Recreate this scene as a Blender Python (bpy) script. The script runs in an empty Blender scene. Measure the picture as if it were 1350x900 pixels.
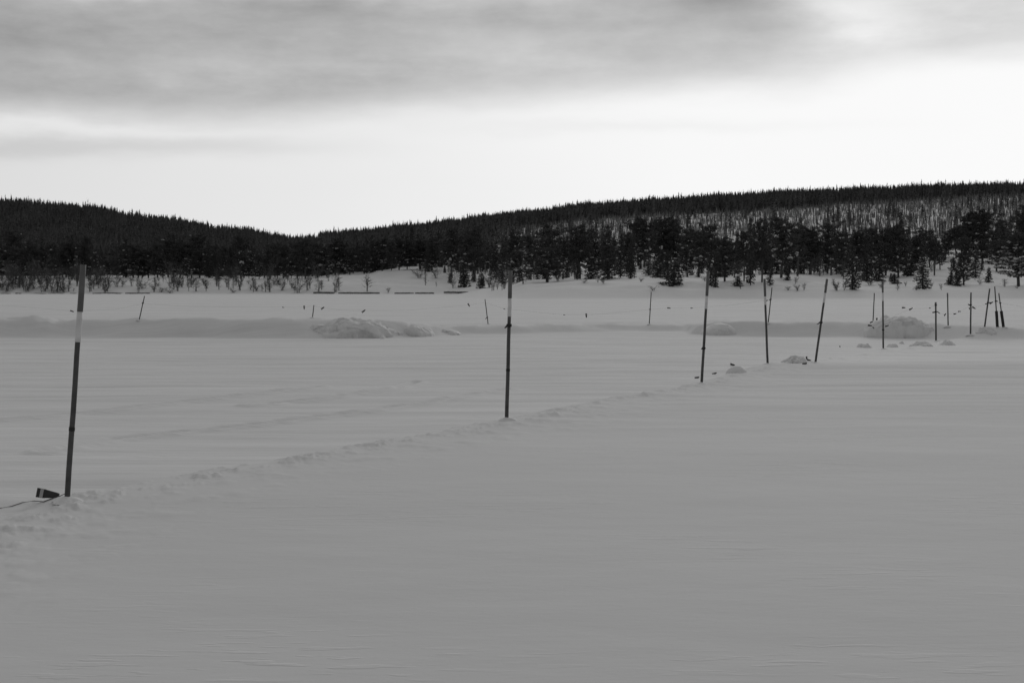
import bpy, math, random
import numpy as np
from mathutils import Vector, Matrix, noise as mnoise

R = math.radians
sc = bpy.context.scene
col = sc.collection

# ------------------------------------------------------------------ camera
CAMZ = 1.75
PITCH = math.atan(72 / 1875)
cam_d = bpy.data.cameras.new("camera")
cam_d.lens = 50; cam_d.sensor_width = 36
cam_d.clip_start = 0.1; cam_d.clip_end = 6000
cam = bpy.data.objects.new("camera", cam_d); col.objects.link(cam)
cam.location = (0, 0, CAMZ); cam.rotation_euler = (R(90) - PITCH, 0, 0)
sc.camera = cam

# ------------------------------------------------------------------ view
vs = sc.view_settings
vs.view_transform = 'Standard'; vs.look = 'None'; vs.exposure = 0.0; vs.gamma = 1.0
vs.use_curve_mapping = False
SUN_EL, SUN_AZ = R(15), R(14)          # behind thin cloud, ahead and to the right

# ------------------------------------------------------------------ sky
w = bpy.data.worlds.new("World"); sc.world = w; w.use_nodes = True
nt = w.node_tree
for n in list(nt.nodes): nt.nodes.remove(n)
N = nt.nodes; L = nt.links
def setin(sock, v):
    if hasattr(v, 'is_output') or hasattr(v, 'links'): L.new(v, sock)
    else: sock.default_value = v
def math_(op, a, b=None, c=None, clamp=False):
    m = N.new('ShaderNodeMath'); m.operation = op; m.use_clamp = clamp
    setin(m.inputs[0], a)
    if b is not None: setin(m.inputs[1], b)
    if c is not None: setin(m.inputs[2], c)
    return m.outputs[0]
def noise_(vec, scale, detail=5, rough=.55):
    n = N.new('ShaderNodeTexNoise'); n.inputs['Scale'].default_value = scale
    n.inputs['Detail'].default_value = detail; n.inputs['Roughness'].default_value = rough
    L.new(vec, n.inputs['Vector']); return n.outputs['Fac']
tc = N.new('ShaderNodeTexCoord'); sp = N.new('ShaderNodeSeparateXYZ'); L.new(tc.outputs['Generated'], sp.inputs[0])
X, Y, Z = sp.outputs
A0 = math_('ARCTAN2', X, Y)                     # azimuth, 0 ahead
E0 = math_('ARCSINE', Z)                        # elevation
# cloud deck seen in perspective: coordinates on a flat layer
den = math_('ADD', math_('MAXIMUM', Z, 0.0), 0.07)
def comb(x, y, z=0.0):
    c = N.new('ShaderNodeCombineXYZ'); setin(c.inputs[0], x); setin(c.inputs[1], y); setin(c.inputs[2], z); return c.outputs[0]
deck = comb(math_('DIVIDE', X, den), math_('MULTIPLY', math_('DIVIDE', Y, den), 1.0))
ang = comb(math_('MULTIPLY', A0, 1.0), math_('MULTIPLY', E0, 3.4))
n1 = noise_(ang, 5.5, 7, .55)
n2 = noise_(ang, 2.2, 4, .5)
n5 = noise_(comb(math_('MULTIPLY', A0, 1.0), math_('MULTIPLY', E0, 2.2), 5.0), 13.0, 6, .62)
n3 = noise_(deck, 0.9, 6, .6)
nw = noise_(comb(math_('ADD', A0, 7.3), math_('MULTIPLY', E0, 3.0)), 4.0, 4, .5)
n4 = noise_(comb(math_('MULTIPLY', A0, 1.0), math_('MULTIPLY', E0, 9.0), 3.0), 7.0, 5, .6)
# warped azimuth / elevation, in thousandths of a radian
A = math_('ADD', math_('MULTIPLY', A0, 1000), math_('MULTIPLY', math_('SUBTRACT', nw, .5), 80))
E = math_('ADD', math_('MULTIPLY', E0, 1000), math_('MULTIPLY', math_('SUBTRACT', n1, .5), 42))
def ramp(fac, pts, interp='B_SPLINE'):
    r = N.new('ShaderNodeValToRGB'); r.color_ramp.interpolation = interp
    els = r.color_ramp.elements
    while len(els) < len(pts): els.new(.5)
    for e, (p, v) in zip(els, pts): e.position = p; e.color = (v, v, v, 1)
    L.new(fac, r.inputs[0]); return r.outputs[0]
az01 = math_('MULTIPLY_ADD', A, 1 / 1000, .5, clamp=True)     # -500..500 mrad -> 0..1
# underside of the cloud deck (elevation in mrad, /300)
bnd = math_('MULTIPLY', ramp(az01, [(0, .37), (.14, .379), (.33, .385), (.44, .412), (.567, .45), (.65, .455), (.715, .455), (.76, .50), (.82, .515), (1, .5)]), 300)
dE = math_('SUBTRACT', E, bnd)
soft = math_('MULTIPLY', ramp(az01, [(0, .16), (.3, .22), (.5, .24), (.68, .22), (1, .2)]), 100)
mr = N.new('ShaderNodeMapRange'); mr.interpolation_type = 'SMOOTHSTEP'
L.new(dE, mr.inputs['Value']); L.new(math_('MULTIPLY', soft, -.7), mr.inputs['From Min']); L.new(soft, mr.inputs['From Max'])
M = mr.outputs[0]
clear = math_('MULTIPLY_ADD', ramp(az01, [(0, .66), (.15, .70), (.35, .79), (.5, .87), (.62, .93), (1, .97)]), 1.0,
              math_('MULTIPLY', math_('SUBTRACT', n2, .5), .05))
cloudc = ramp(az01, [(0, .37), (.15, .385), (.35, .40), (.5, .50), (.62, .52), (.68, .56), (.74, .70), (.80, .72), (.86, .72), (1, .74)])
cloudv = math_('ADD', cloudc, math_('MULTIPLY', math_('SUBTRACT', n1, .5), .42))
cloudv = math_('ADD', cloudv, math_('MULTIPLY', math_('SUBTRACT', n4, .5), .10))
cloudv = math_('ADD', cloudv, math_('MULTIPLY', math_('SUBTRACT', n5, .5), .26))
mx = N.new('ShaderNodeMix'); mx.data_type = 'FLOAT'
L.new(M, mx.inputs[0]); L.new(clear, mx.inputs[2]); L.new(cloudv, mx.inputs[3])
val = mx.outputs[0]
def blob(a, e, ra, re, amt, tilt=0.0):
    """a cloud wisp or a gap, centred on azimuth a / elevation e (mrad)"""
    global val
    da = math_('MULTIPLY_ADD', A, 1 / ra, -a / ra)
    de = math_('MULTIPLY_ADD', A, -tilt / re, math_('MULTIPLY_ADD', E, 1 / re, (tilt * a - e) / re))
    d2 = math_('ADD', math_('MULTIPLY', da, da), math_('MULTIPLY', de, de))
    g = math_('EXPONENT', math_('MULTIPLY', d2, -1.0))
    val = math_('ADD', val, math_('MULTIPLY', g, amt))
def pb(px, py, rx, ry, amt, tilt=0.0): blob((px - 675) / 1.875, (378 - py) / 1.875, rx / 1.875, ry / 1.875, amt, tilt)
pb(60, 204, 300, 13, -.12)          # grey streak low on the left
pb(60, 182, 240, 8, .08)            # bright gap over it
pb(330, 196, 120, 14, -.05)
pb(432, 0, 70, 9, .50)            # gap at the top
pb(1100, 26, 80, 18, .16, -.18)
pb(930, 20, 120, 16, -.16, -.05)
pb(800, 40, 120, 12, -.06)
pb(990, 45, 90, 14, -.10)
pb(640, 95, 70, 18, .06)
pb(560, 28, 230, 18, -.08)
pb(60, 55, 170, 30, -.05)
pb(250, 95, 120, 16, .05)
pb(520, 82, 90, 14, .05)
pb(660, 70, 80, 20, .07)
pb(1240, 60, 60, 28, -.12)
pb(1330, 25, 60, 20, -.08)
pb(1330, 70, 60, 20, -.06)
pb(900, 92, 120, 14, .04)
pb(960, 100, 60, 10, -.05)
pb(850, 172, 240, 9, -.05)
pb(180, 6, 120, 8, .12)
# the deck goes on overhead and behind the camera, duller
up = N.new('ShaderNodeMapRange'); up.interpolation_type = 'SMOOTHSTEP'
L.new(E0, up.inputs['Value']); up.inputs['From Min'].default_value = .22; up.inputs['From Max'].default_value = .75
over = math_('ADD', .39, math_('MULTIPLY', math_('SUBTRACT', n3, .5), .2))
mo = N.new('ShaderNodeMix'); mo.data_type = 'FLOAT'
L.new(up.outputs[0], mo.inputs[0]); L.new(val, mo.inputs[2]); L.new(over, mo.inputs[3])
bk = N.new('ShaderNodeMapRange'); bk.interpolation_type = 'SMOOTHSTEP'
L.new(math_('ABSOLUTE', A0), bk.inputs['Value']); bk.inputs['From Min'].default_value = .5; bk.inputs['From Max'].default_value = 1.5
mb_ = N.new('ShaderNodeMix'); mb_.data_type = 'FLOAT'
L.new(bk.outputs[0], mb_.inputs[0]); L.new(mo.outputs[0], mb_.inputs[2])
L.new(math_('ADD', .23, math_('MULTIPLY', math_('SUBTRACT', n3, .5), .1)), mb_.inputs[3])
SKYK = 0.1
cloud = math_('MULTIPLY', math_('MAXIMUM', mb_.outputs[0], .02), 1 / SKYK)
nish = N.new('ShaderNodeTexSky'); nish.sky_type = 'NISHITA'; nish.sun_disc = False
nish.sun_elevation = SUN_EL; nish.sun_rotation = SUN_AZ
bw = N.new('ShaderNodeRGBToBW'); L.new(nish.outputs[0], bw.inputs[0])
fin = N.new('ShaderNodeMix'); fin.data_type = 'FLOAT'; fin.inputs[0].default_value = .96
L.new(math_('MINIMUM', bw.outputs[0], 12.0), fin.inputs[2]); L.new(cloud, fin.inputs[3])
bg = N.new('ShaderNodeBackground'); bg.inputs['Strength'].default_value = SKYK
L.new(fin.outputs[0], bg.inputs['Color'])
wo = N.new('ShaderNodeOutputWorld'); L.new(bg.outputs[0], wo.inputs[0])

sun_d = bpy.data.lights.new("sun", 'SUN'); sun_d.energy = 0.5; sun_d.angle = R(30); sun_d.color = (1, .995, .99)
sun = bpy.data.objects.new("sun", sun_d); col.objects.link(sun)
sd = Vector((math.sin(SUN_AZ) * math.cos(SUN_EL), math.cos(SUN_AZ) * math.cos(SUN_EL), math.sin(SUN_EL)))
sun.rotation_euler = sd.to_track_quat('Z', 'Y').to_euler()

# ------------------------------------------------------------------ helpers
def ray(px, py):
    u = (px - 675) / 1875; v = (450 - py) / 1875
    s, c = math.sin(PITCH), math.cos(PITCH)
    return Vector((u, c + v * s, -s + v * c))
def at(px, py, D):
    d = ray(px, py); return Vector((0, 0, CAMZ)) + d * (D / d.y)
def zrow(py, D): return at(675, py, D).z

def mesh_np(name, V, F, mats, midx=None, smooth=True):
    """V (n,3), F list of index arrays (m,k)"""
    me = bpy.data.meshes.new(name)
    V = np.asarray(V, dtype=np.float32)
    if isinstance(F, np.ndarray): F = [F]
    F = [np.asarray(f, dtype=np.int32) for f in F if len(f)]
    me.vertices.add(len(V)); me.vertices.foreach_set('co', V.ravel())
    loops = np.concatenate([f.ravel() for f in F])
    sizes = np.concatenate([np.full(len(f), f.shape[1], dtype=np.int32) for f in F])
    starts = np.concatenate([[0], np.cumsum(sizes)[:-1]]).astype(np.int32)
    me.loops.add(len(loops)); me.loops.foreach_set('vertex_index', loops)
    me.polygons.add(len(sizes)); me.polygons.foreach_set('loop_start', starts)
    me.polygons.foreach_set('loop_total', sizes)
    me.polygons.foreach_set('use_smooth', np.full(len(sizes), smooth, dtype=bool))
    if not isinstance(mats, (list, tuple)): mats = [mats]
    for m in mats: me.materials.append(m)
    if midx is not None: me.polygons.foreach_set('material_index', np.asarray(midx, dtype=np.int32))
    me.update(calc_edges=True)
    return me
def link(name, me, parent=None):
    o = bpy.data.objects.new(name, me); col.objects.link(o)
    if parent: o.parent = parent
    return o
def tag(o, label=None, cat=None, group=None, kind=None):
    if label: o['label'] = label
    if cat: o['category'] = cat
    if group: o['group'] = group
    if kind: o['kind'] = kind
    return o
def empty(name, loc, rot=(0, 0, 0)):
    o = bpy.data.objects.new(name, None); col.objects.link(o)
    o.location = loc; o.rotation_euler = rot; o.empty_display_size = .2
    return o

class MB:
    def __init__(s): s.v = []; s.q = []; s.t = []; s.n = 0
    def add(s, V, quads=(), tris=()):
        V = np.asarray(V, dtype=np.float64)
        if len(quads): s.q.append(np.asarray(quads) + s.n)
        if len(tris): s.t.append(np.asarray(tris) + s.n)
        s.v.append(V); s.n += len(V)
    def tube(s, pts, rad, n=6, cap=True):
        pts = [Vector(p) for p in pts]; k = len(pts)
        if not hasattr(rad, '__len__'): rad = [rad] * k
        V = []
        for i, p in enumerate(pts):
            t = (pts[min(i + 1, k - 1)] - pts[max(i - 1, 0)]).normalized()
            a = t.cross(Vector((0, 1, 0)) if abs(t.y) < .9 else Vector((1, 0, 0))).normalized(); b = t.cross(a)
            for j in range(n):
                th = 2 * math.pi * j / n
                V.append(p + (a * math.cos(th) + b * math.sin(th)) * rad[i])
        Q = [(i * n + j, i * n + (j + 1) % n, (i + 1) * n + (j + 1) % n, (i + 1) * n + j) for i in range(k - 1) for j in range(n)]
        T = []
        if cap:
            V.append(pts[0]); V.append(pts[-1]); c0 = k * n; c1 = c0 + 1
            T = [(c0, (j + 1) % n, j) for j in range(n)] + [(c1, (k - 1) * n + j, (k - 1) * n + (j + 1) % n) for j in range(n)]
        s.add(V, Q, T)
    def hexa(s, c):
        s.add(c, [(0, 3, 2, 1), (4, 5, 6, 7), (0, 1, 5, 4), (1, 2, 6, 5), (2, 3, 7, 6), (3, 0, 4, 7)])
    def mesh(s, name, mat, smooth=True):
        F = []
        if s.q: F.append(np.concatenate(s.q))
        if s.t: F.append(np.concatenate(s.t))
        return mesh_np(name, np.concatenate(s.v), F, mat, smooth=smooth)

# numpy gradient noise
_perm = np.random.RandomState(5).permutation(4096)
def _h(i, j, s): return _perm[(_perm[(i * 7 + s * 131) & 4095] + j * 13) & 4095]
def pn(x, y, s=0):
    x = np.asarray(x, float); y = np.asarray(y, float)
    i = np.floor(x).astype(np.int64); j = np.floor(y).astype(np.int64); fx = x - i; fy = y - j
    def g(a, b, dx, dy):
        t = _h(a, b, s) * (2 * math.pi / 4096); return np.cos(t) * dx + np.sin(t) * dy
    u = fx * fx * fx * (fx * (fx * 6 - 15) + 10); v = fy * fy * fy * (fy * (fy * 6 - 15) + 10)
    a = g(i, j, fx, fy); b = g(i + 1, j, fx - 1, fy); c = g(i, j + 1, fx, fy - 1); d = g(i + 1, j + 1, fx - 1, fy - 1)
    return (a + (b - a) * u + (c - a) * v + (a - b - c + d) * u * v) * 1.5
def fbm(x, y, s=0, o=4, g=.5):
    r = 0; a = 1
    for k in range(o): r = r + a * pn(x * 2 ** k, y * 2 ** k, s + k); a *= g
    return r
def sstep(a, b, x):
    t = np.clip((x - a) / (b - a), 0, 1); return t * t * (3 - 2 * t)

# ------------------------------------------------------------------ materials
def mat(name, c, rough=.7, spec=.3, var=0, vscale=6, bump=None, metal=0):
    m = bpy.data.materials.new(name); m.use_nodes = True
    t = m.node_tree; b = t.nodes['Principled BSDF']
    b.inputs['Base Color'].default_value = (c, c, c, 1); b.inputs['Roughness'].default_value = rough
    b.inputs['Specular IOR Level'].default_value = spec; b.inputs['Metallic'].default_value = metal
    tcn = t.nodes.new('ShaderNodeTexCoord')
    if var:
        n = t.nodes.new('ShaderNodeTexNoise'); n.inputs['Scale'].default_value = vscale; n.inputs['Detail'].default_value = 4
        t.links.new(tcn.outputs['Object'], n.inputs['Vector'])
        r = t.nodes.new('ShaderNodeValToRGB'); r.color_ramp.elements[0].position = .3; r.color_ramp.elements[1].position = .7
        lo, hi = c * (1 - var), c * (1 + var)
        r.color_ramp.elements[0].color = (lo, lo, lo, 1); r.color_ramp.elements[1].color = (hi, hi, hi, 1)
        t.links.new(n.outputs['Fac'], r.inputs[0]); t.links.new(r.outputs[0], b.inputs['Base Color'])
    if bump:
        n = t.nodes.new('ShaderNodeTexNoise'); n.inputs['Scale'].default_value = bump[0]; n.inputs['Detail'].default_value = 5
        t.links.new(tcn.outputs['Object'], n.inputs['Vector'])
        bp = t.nodes.new('ShaderNodeBump'); bp.inputs['Strength'].default_value = bump[1]; bp.inputs['Distance'].default_value = bump[2]
        t.links.new(n.outputs['Fac'], bp.inputs['Height']); t.links.new(bp.outputs[0], b.inputs['Normal'])
    return m

def snow_field_mat():
    m = bpy.data.materials.new("wind_packed_snow"); m.use_nodes = True
    t = m.node_tree; b = t.nodes['Principled BSDF']; nd = t.nodes; lk = t.links
    b.inputs['Roughness'].default_value = .85; b.inputs['Specular IOR Level'].default_value = .2
    geo = nd.new('ShaderNodeNewGeometry')
    def mapped(scale, rot=0):
        mp = nd.new('ShaderNodeMapping'); mp.inputs['Scale'].default_value = scale; mp.inputs['Rotation'].default_value = (0, 0, rot)
        lk.new(geo.outputs['Position'], mp.inputs['Vector']); return mp.outputs[0]
    def nz(vec, sc_, det=5, rg=.55):
        n = nd.new('ShaderNodeTexNoise'); n.inputs['Scale'].default_value = sc_; n.inputs['Detail'].default_value = det
        n.inputs['Roughness'].default_value = rg; lk.new(vec, n.inputs['Vector']); return n.outputs['Fac']
    # albedo: new drift against packed, grainy snow, plus grazing sheen painted in far out
    a1 = nz(mapped((.07, .16, 0), .3), 1.0, 6, .6)
    a2 = nz(mapped((.35, 2.6, 0), .05), 1.0, 5, .6)
    mm = nd.new('ShaderNodeMath'); mm.operation = 'MULTIPLY_ADD'; lk.new(a2, mm.inputs[0]); mm.inputs[1].default_value = .22; lk.new(a1, mm.inputs[2])
    at_ = nd.new('ShaderNodeAttribute'); at_.attribute_name = 'fresh_sheen'
    pl_ = nd.new('ShaderNodeAttribute'); pl_.attribute_name = 'ploughed'
    def mth(op, a, b_, c_=None):
        q = nd.new('ShaderNodeMath'); q.operation = op
        for k_, v_ in enumerate((a, b_, c_)):
            if v_ is None: continue
            if isinstance(v_, (int, float)): q.inputs[k_].default_value = v_
            else: lk.new(v_, q.inputs[k_])
        return q.outputs[0]
    # long drag marks of the plough, along the lake road
    s1 = nz(mapped((.10, 1.5, 0), .02), 1.0, 6, .6)
    s2 = nz(mapped((.6, 5.0, 0), -.03), 1.0, 5, .6)
    streak = mth('MULTIPLY', mth('ADD', mth('SUBTRACT', s1, .5), mth('MULTIPLY', mth('SUBTRACT', s2, .5), .6)), pl_.outputs['Fac'])
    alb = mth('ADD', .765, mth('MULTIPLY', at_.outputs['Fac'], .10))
    alb = mth('ADD', alb, mth('MULTIPLY', mth('SUBTRACT', mm.outputs[0], .61), .13))
    alb = mth('ADD', alb, mth('MULTIPLY', streak, .32))
    alb = mth('MINIMUM', mth('MAXIMUM', alb, .62), .9)
    lk.new(alb, b.inputs['Base Color'])
    # sparse short crust edges scoured by the wind
    c1 = nz(mapped((2.4, 11, 1), .08), 1.0, 3, .5)
    c0 = nz(mapped((.35, .6, 1), .3), 1.0, 2, .5)
    crust = mth('MULTIPLY', mth('SMOOTH_MIN', mth('MAXIMUM', mth('SUBTRACT', c1, .56), 0.0), .06, .02), mth('MAXIMUM', mth('MULTIPLY', mth('SUBTRACT', c0, .50), 6.0), 0.0))
    # wind streaks, sastrugi and grain
    b1 = nz(mapped((1.6, 3.0, 1), .2), 1.0, 7, .6)
    b2 = nz(mapped((6, 16, 6), .1), 1.0, 4, .6)
    bp1 = nd.new('ShaderNodeBump'); bp1.inputs['Strength'].default_value = .25; bp1.inputs['Distance'].default_value = .022
    lk.new(b1, bp1.inputs['Height'])
    bp2 = nd.new('ShaderNodeBump'); bp2.inputs['Strength'].default_value = .35; bp2.inputs['Distance'].default_value = .006
    lk.new(b2, bp2.inputs['Height']); lk.new(bp1.outputs[0], bp2.inputs['Normal'])
    bp3 = nd.new('ShaderNodeBump'); bp3.inputs['Strength'].default_value = .32; bp3.inputs['Distance'].default_value = .30
    lk.new(crust, bp3.inputs['Height']); lk.new(bp2.outputs[0], bp3.inputs['Normal'])
    bp4 = nd.new('ShaderNodeBump'); bp4.inputs['Strength'].default_value = .6; bp4.inputs['Distance'].default_value = .05
    lk.new(streak, bp4.inputs['Height']); lk.new(bp3.outputs[0], bp4.inputs['Normal'])
    lk.new(bp4.outputs[0], b.inputs['Normal'])
    return m
M_SNOW = snow_field_mat()
M_HEAP = mat("ploughed_snow", .78, .65, .3, .05, 3, (9, .6, .03))
M_TREESNOW = mat("branch_snow", .5, .7, .2, .12, 2)
M_NEEDLE = mat("pine_needles", .068, .75, .25, .35, .8)
M_NEEDLE2 = mat("spruce_needles", .062, .75, .25, .35, .8)
M_HILLTREE = mat("hillside_needles", .11, .8, .2, .3, .05)
M_FROST = mat("frosted_young_trees", .27, .8, .2, .35, .05)
M_BARK = mat("dark_bark", .09, .85, .2, .4, 5)
M_BIRCH = mat("bare_birch_bark", .11, .8, .2, .4, 3)
M_POLE = mat("weathered_pole", .085, .6, .3, .3, 9, (40, .3, .003))
M_POLETOP = mat("faded_pole_paint", .13, .55, .3, .25, 7)
M_PALE = mat("pale_band", .70, .5, .4, .1, 12)
M_TAPE = mat("black_tape", .015, .5, .4, .2, 20)
M_FLAG = mat("dark_plastic", .035, .45, .4, .2, 30)
M_STRIPE = mat("reflective_stripe", .42, .4, .5, .1, 60)
M_ROPE = mat("thin_rope", .12, .8, .2, .2, 90)
M_SLEEVE = mat("dark_sleeve", .025, .6, .3, .3, 20)
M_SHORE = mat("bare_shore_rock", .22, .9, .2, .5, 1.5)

# ------------------------------------------------------------------ terrain
DK = [60, 165, 175, 212, 222, 232, 262, 300, 352, 356, 366, 385, 400, 450, 560, 760, 1000, 1250, 1500, 2400]
g = None
COLS = {
 -300: [g, g, g, g, g, g, g, g, g, 381, 372, 368, 367, 364, 350, 312, 264.5, 277.5, 292.5, 320],
 0: [g, g, g, g, g, g, g, g, g, 381, 372, 368, 367, 364, 352, 318, 275.5, 287.5, 302.5, 330],
 100: [g, g, g, g, g, g, g, g, g, 381, 372, 367, 366, 363, 351, 322, 282.5, 292.5, 305.5, 330],
 200: [g, g, g, g, g, g, g, g, g, 382, 374, 367, 366, 363, 352, 328, 297.5, 304.5, 312.5, 330],
 300: [g, g, g, g, g, g, g, g, g, 383, 376, 369, 367, 364, 354, 334, 313.5, 316.5, 320.5, 335],
 400: [g, g, g, g, g, g, g, g, g, 382, 373, 368, 367, 364, 355, 338, 328.0, 327.0, 330.0, 340],
 470: [g, g, g, g, g, g, g, g, g, 383, 374, 366, 362, 358, 350, 335, 327.0, 319.0, 322.0, 340],
 540: [g, g, g, g, g, g, g, g, g, 384, 377, 367, 356, 350, 345, 332, 320.0, 311.0, 316.0, 340],
 600: [g, g, g, g, g, g, g, g, g, 385, 380, 371, 360, 350, 340, 325, 311.0, 306.0, 312.0, 340],
 640: [g, g, g, g, g, 390.5, 387.5, 383, 380.5, 380, 377, 371, 363, 352, 338, 320, 304.0, 300.0, 306.0, 330],
 700: [g, g, g, g, 384, 376, 371.5, 371.5, 364, 363, 361, 358, 354, 348, 336, 315, 298.0, 293.0, 299.0, 320],
 780: [g, g, g, g, 380, 371, 368, 363, 352, 351, 348, 345, 343, 338, 328, 305, 289.0, 284.0, 290.0, 310],
 870: [g, g, g, g, 379, 370, 366.5, 357, 343, 342, 340, 338, 336, 331, 322, 300, 284.0, 277.0, 283.0, 310],
 960: [g, g, g, g, 380, 372, 366.5, 365, 358, 357, 354, 352, 350, 342, 325, 300, 281.0, 271.0, 277.0, 300],
 1050: [g, g, g, g, 382, 374, 365, 361, 355, 354, 352, 350, 348, 340, 322, 297, 277.0, 266.0, 272.0, 300],
 1150: [g, g, g, g, 383, 378, 371, 360, 350, 349, 347, 345, 342, 333, 316, 292, 272.0, 262.0, 268.0, 300],
 1250: [g, g, g, g, 383, 378, 372, 358, 340, 338, 335, 333, 330, 322, 308, 285, 268.0, 258.0, 264.0, 300],
 1350: [g, g, g, g, 383, 378, 372, 357, 341, 340, 337, 334, 331, 322, 308, 283, 266.0, 256.0, 262.0, 300],
 1700: [g, g, g, g, 383, 378, 372, 357, 341, 340, 337, 334, 331, 322, 306, 278, 260.0, 251.0, 256.0, 300]}
CP = np.array(sorted(COLS)); LD = np.linspace(math.log(50), math.log(2400), 700)
TAB = []
for c in CP:
    zz = [0.0 if r_ is None else max(0.0, zrow(r_, d)) for r_, d in zip(COLS[c], DK)]
    y_ = np.interp(np.exp(LD), DK, zz)
    k = np.ones(3) / 3; yp = np.pad(y_, 1, mode='edge'); y_ = np.convolve(yp, k, mode='valid')
    TAB.append(y_)
TAB = np.array(TAB)
def shore(px, D):
    d = np.clip((np.log(np.maximum(D, 51)) - LD[0]) / (LD[1] - LD[0]), 0, len(LD) - 1.001); i = d.astype(int); f = d - i
    p = np.clip(px, CP[0], CP[-1] - .01); c = np.searchsorted(CP, p, side='right') - 1; c = np.clip(c, 0, len(CP) - 2)
    s = (p - CP[c]) / (CP[c + 1] - CP[c]); s = s * s * (3 - 2 * s)
    a = TAB[c, i] * (1 - f) + TAB[c, i + 1] * f; b = TAB[c + 1, i] * (1 - f) + TAB[c + 1, i + 1] * f
    return a * (1 - s) + b * s
BP = np.array([-300, 0, 60, 90, 150, 300, 400, 520, 570, 600, 640, 700, 880, 900, 925, 950, 985, 1130, 1150, 1240, 1300, 1350, 1700])
BF = np.array([442, 442, 442, 442, 442, 443, 443.5, 443, 441, 439, 438, 437.5, 435.5, 436, 439, 440, 440.5, 441, 441.5, 444, 446, 446, 447])
BC = np.array([420, 419, 420, 423.5, 421.5, 420.5, 421, 424, 431, 431, 429.5, 428.5, 428.5, 430, 427, 423.5, 425.5, 425, 425, 427, 432, 434, 434])
LIP_PX = [(-260, 790), (-120, 735), (0, 690), (88, 657), (240, 628), (400, 601), (520, 577), (668, 552), (800, 526), (926, 504), (1012, 480), (1075, 474), (1164, 461), (1234, 450), (1280, 442), (1400, 432)]
LIP = [np.array(at(a, b, 3281 / (b - 378))[:2]) for a, b in LIP_PX]
TRK = [[(60, 590), (150, 572), (300, 556), (450, 541), (560, 527), (640, 514), (668, 509)],
       [(330, 530), (440, 520), (520, 509), (548, 501)],
       [(0, 548), (120, 538), (300, 520), (420, 508)]]
TRK = [[np.array(at(a, b, 3281 / (b - 378))[:2]) for a, b in t] for t in TRK]
def polydist(x, y, P):
    best = np.full(x.shape, 1e9); side = np.zeros(x.shape)
    for a, b in zip(P[:-1], P[1:]):
        d = b - a; l2 = d @ d
        t = np.clip(((x - a[0]) * d[0] + (y - a[1]) * d[1]) / l2, 0, 1)
        ex = x - a[0] - t * d[0]; ey = y - a[1] - t * d[1]; dd = np.hypot(ex, ey)
        s = np.sign(d[0] * ey - d[1] * ex)       # + = beyond the line
        m = dd < best; best = np.where(m, dd, best); side = np.where(m, s, side)
    return best * side
def height(x, y):
    x = np.atleast_1d(np.asarray(x, float)); y = np.atleast_1d(np.asarray(y, float))
    r = np.hypot(x, y); th = np.clip(np.arctan2(x, y), -.5, .5)
    D = r * np.cos(th); px = 675 + 1875 * np.tan(th)
    z = np.zeros(x.shape)
    # gentle swell and wind streaks of the lake snow
    near = 1 - sstep(140, 240, D)
    z += near * (.030 * fbm(x / 9, y / 5, 3, 3) + .004 * fbm(x / 1.3, y / .7, 9, 3))
    z += near * sstep(14, 26, D) * .022 * fbm(x / 7, y / .9, 21, 3)
    # shallow drift crest across the right foreground
    cr = sstep(950, 1100, px)
    z += cr * (.05 * np.exp(-((D - 31.5 - .8 * pn(x / 4, 0 * x, 4)) / 1.5) ** 2) - .07 * sstep(32, 40, D) * (1 - sstep(46, 52, D)))
    # lip with broken crust between the field and the ploughed ice
    m = D < 62
    xm, ym = x[m], y[m]
    sd_ = polydist(xm, ym, LIP)
    wv = sd_ + .10 * pn(xm * 1.3, ym * 1.3, 31)
    drop = -.06 * sstep(-.05, .35, wv)
    chunk = np.maximum(0, fbm(xm * 3.0, ym * 2.4, 33, 5, .72) + .04)
    rid = (.010 + .034 * chunk) * np.exp(-((wv + .22) / .32) ** 2)
    rid += .016 * np.maximum(0, fbm(xm * 3.2, ym * 2.4, 36, 3)) * np.exp(-((wv + .75) / .6) ** 2)
    z[m] += drop + rid
    for t in TRK:
        dt = np.abs(polydist(xm, ym, t)); z[m] += -.020 * np.exp(-(dt / .06) ** 2) + .030 * np.exp(-((dt - .15) / .08) ** 2)
    # ploughed bank
    pj = px + 10 * pn(x * .8, y * .8, 41)
    ff = np.interp(pj, BP, BF); fc = np.interp(pj, BP, BC)
    Df = 3281 / (ff - 378) + .35 * pn(x * .6, y * .6, 43); Dc = Df + 1.5
    hc = CAMZ - (fc - 378) / 1875 * Dc
    face = sstep(0, 1, (D - Df) / (Dc - Df)); back = 1 - sstep(.4, 11, D - Dc)
    bank = (hc + .085 + .035 * pn(x * .45, y * .3, 47)) * face * back
    bank += face * back * ((.05 + .07 * (1 - sstep(60, 130, px))) * fbm(x * 1.1, y * 1.1, 45, 4, .55)) * (1 - .6 * sstep(0, 2, D - Dc))
    z += bank
    sh = shore(px, D)
    z += sh
    z += sstep(.3, 2.5, sh) * (.42 * fbm(x / 11, y / 9, 51, 4) + sstep(3, 9, sh) * .5 * fbm(x / 30, y / 30, 52, 3))
    return z
def h1(x, y): return float(height(x, y)[0])
_DS = np.exp(np.linspace(math.log(6), math.log(1400), 5000))
def hit(px, py, dmin=0, dfall=None):
    """ground point seen at a picture position"""
    d = ray(px, py); x = d.x / d.y * _DS; zr = CAMZ + d.z / d.y * _DS
    hh = height(x, _DS); ok = np.where((zr <= hh) & (_DS > dmin))[0]
    D = _DS[ok[0]] if len(ok) else (dfall or 55.0)
    if dfall and len(ok) and D > dfall * 1.15: D = dfall
    X_ = d.x / d.y * D
    return Vector((X_, D, h1(X_, D)))

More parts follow.
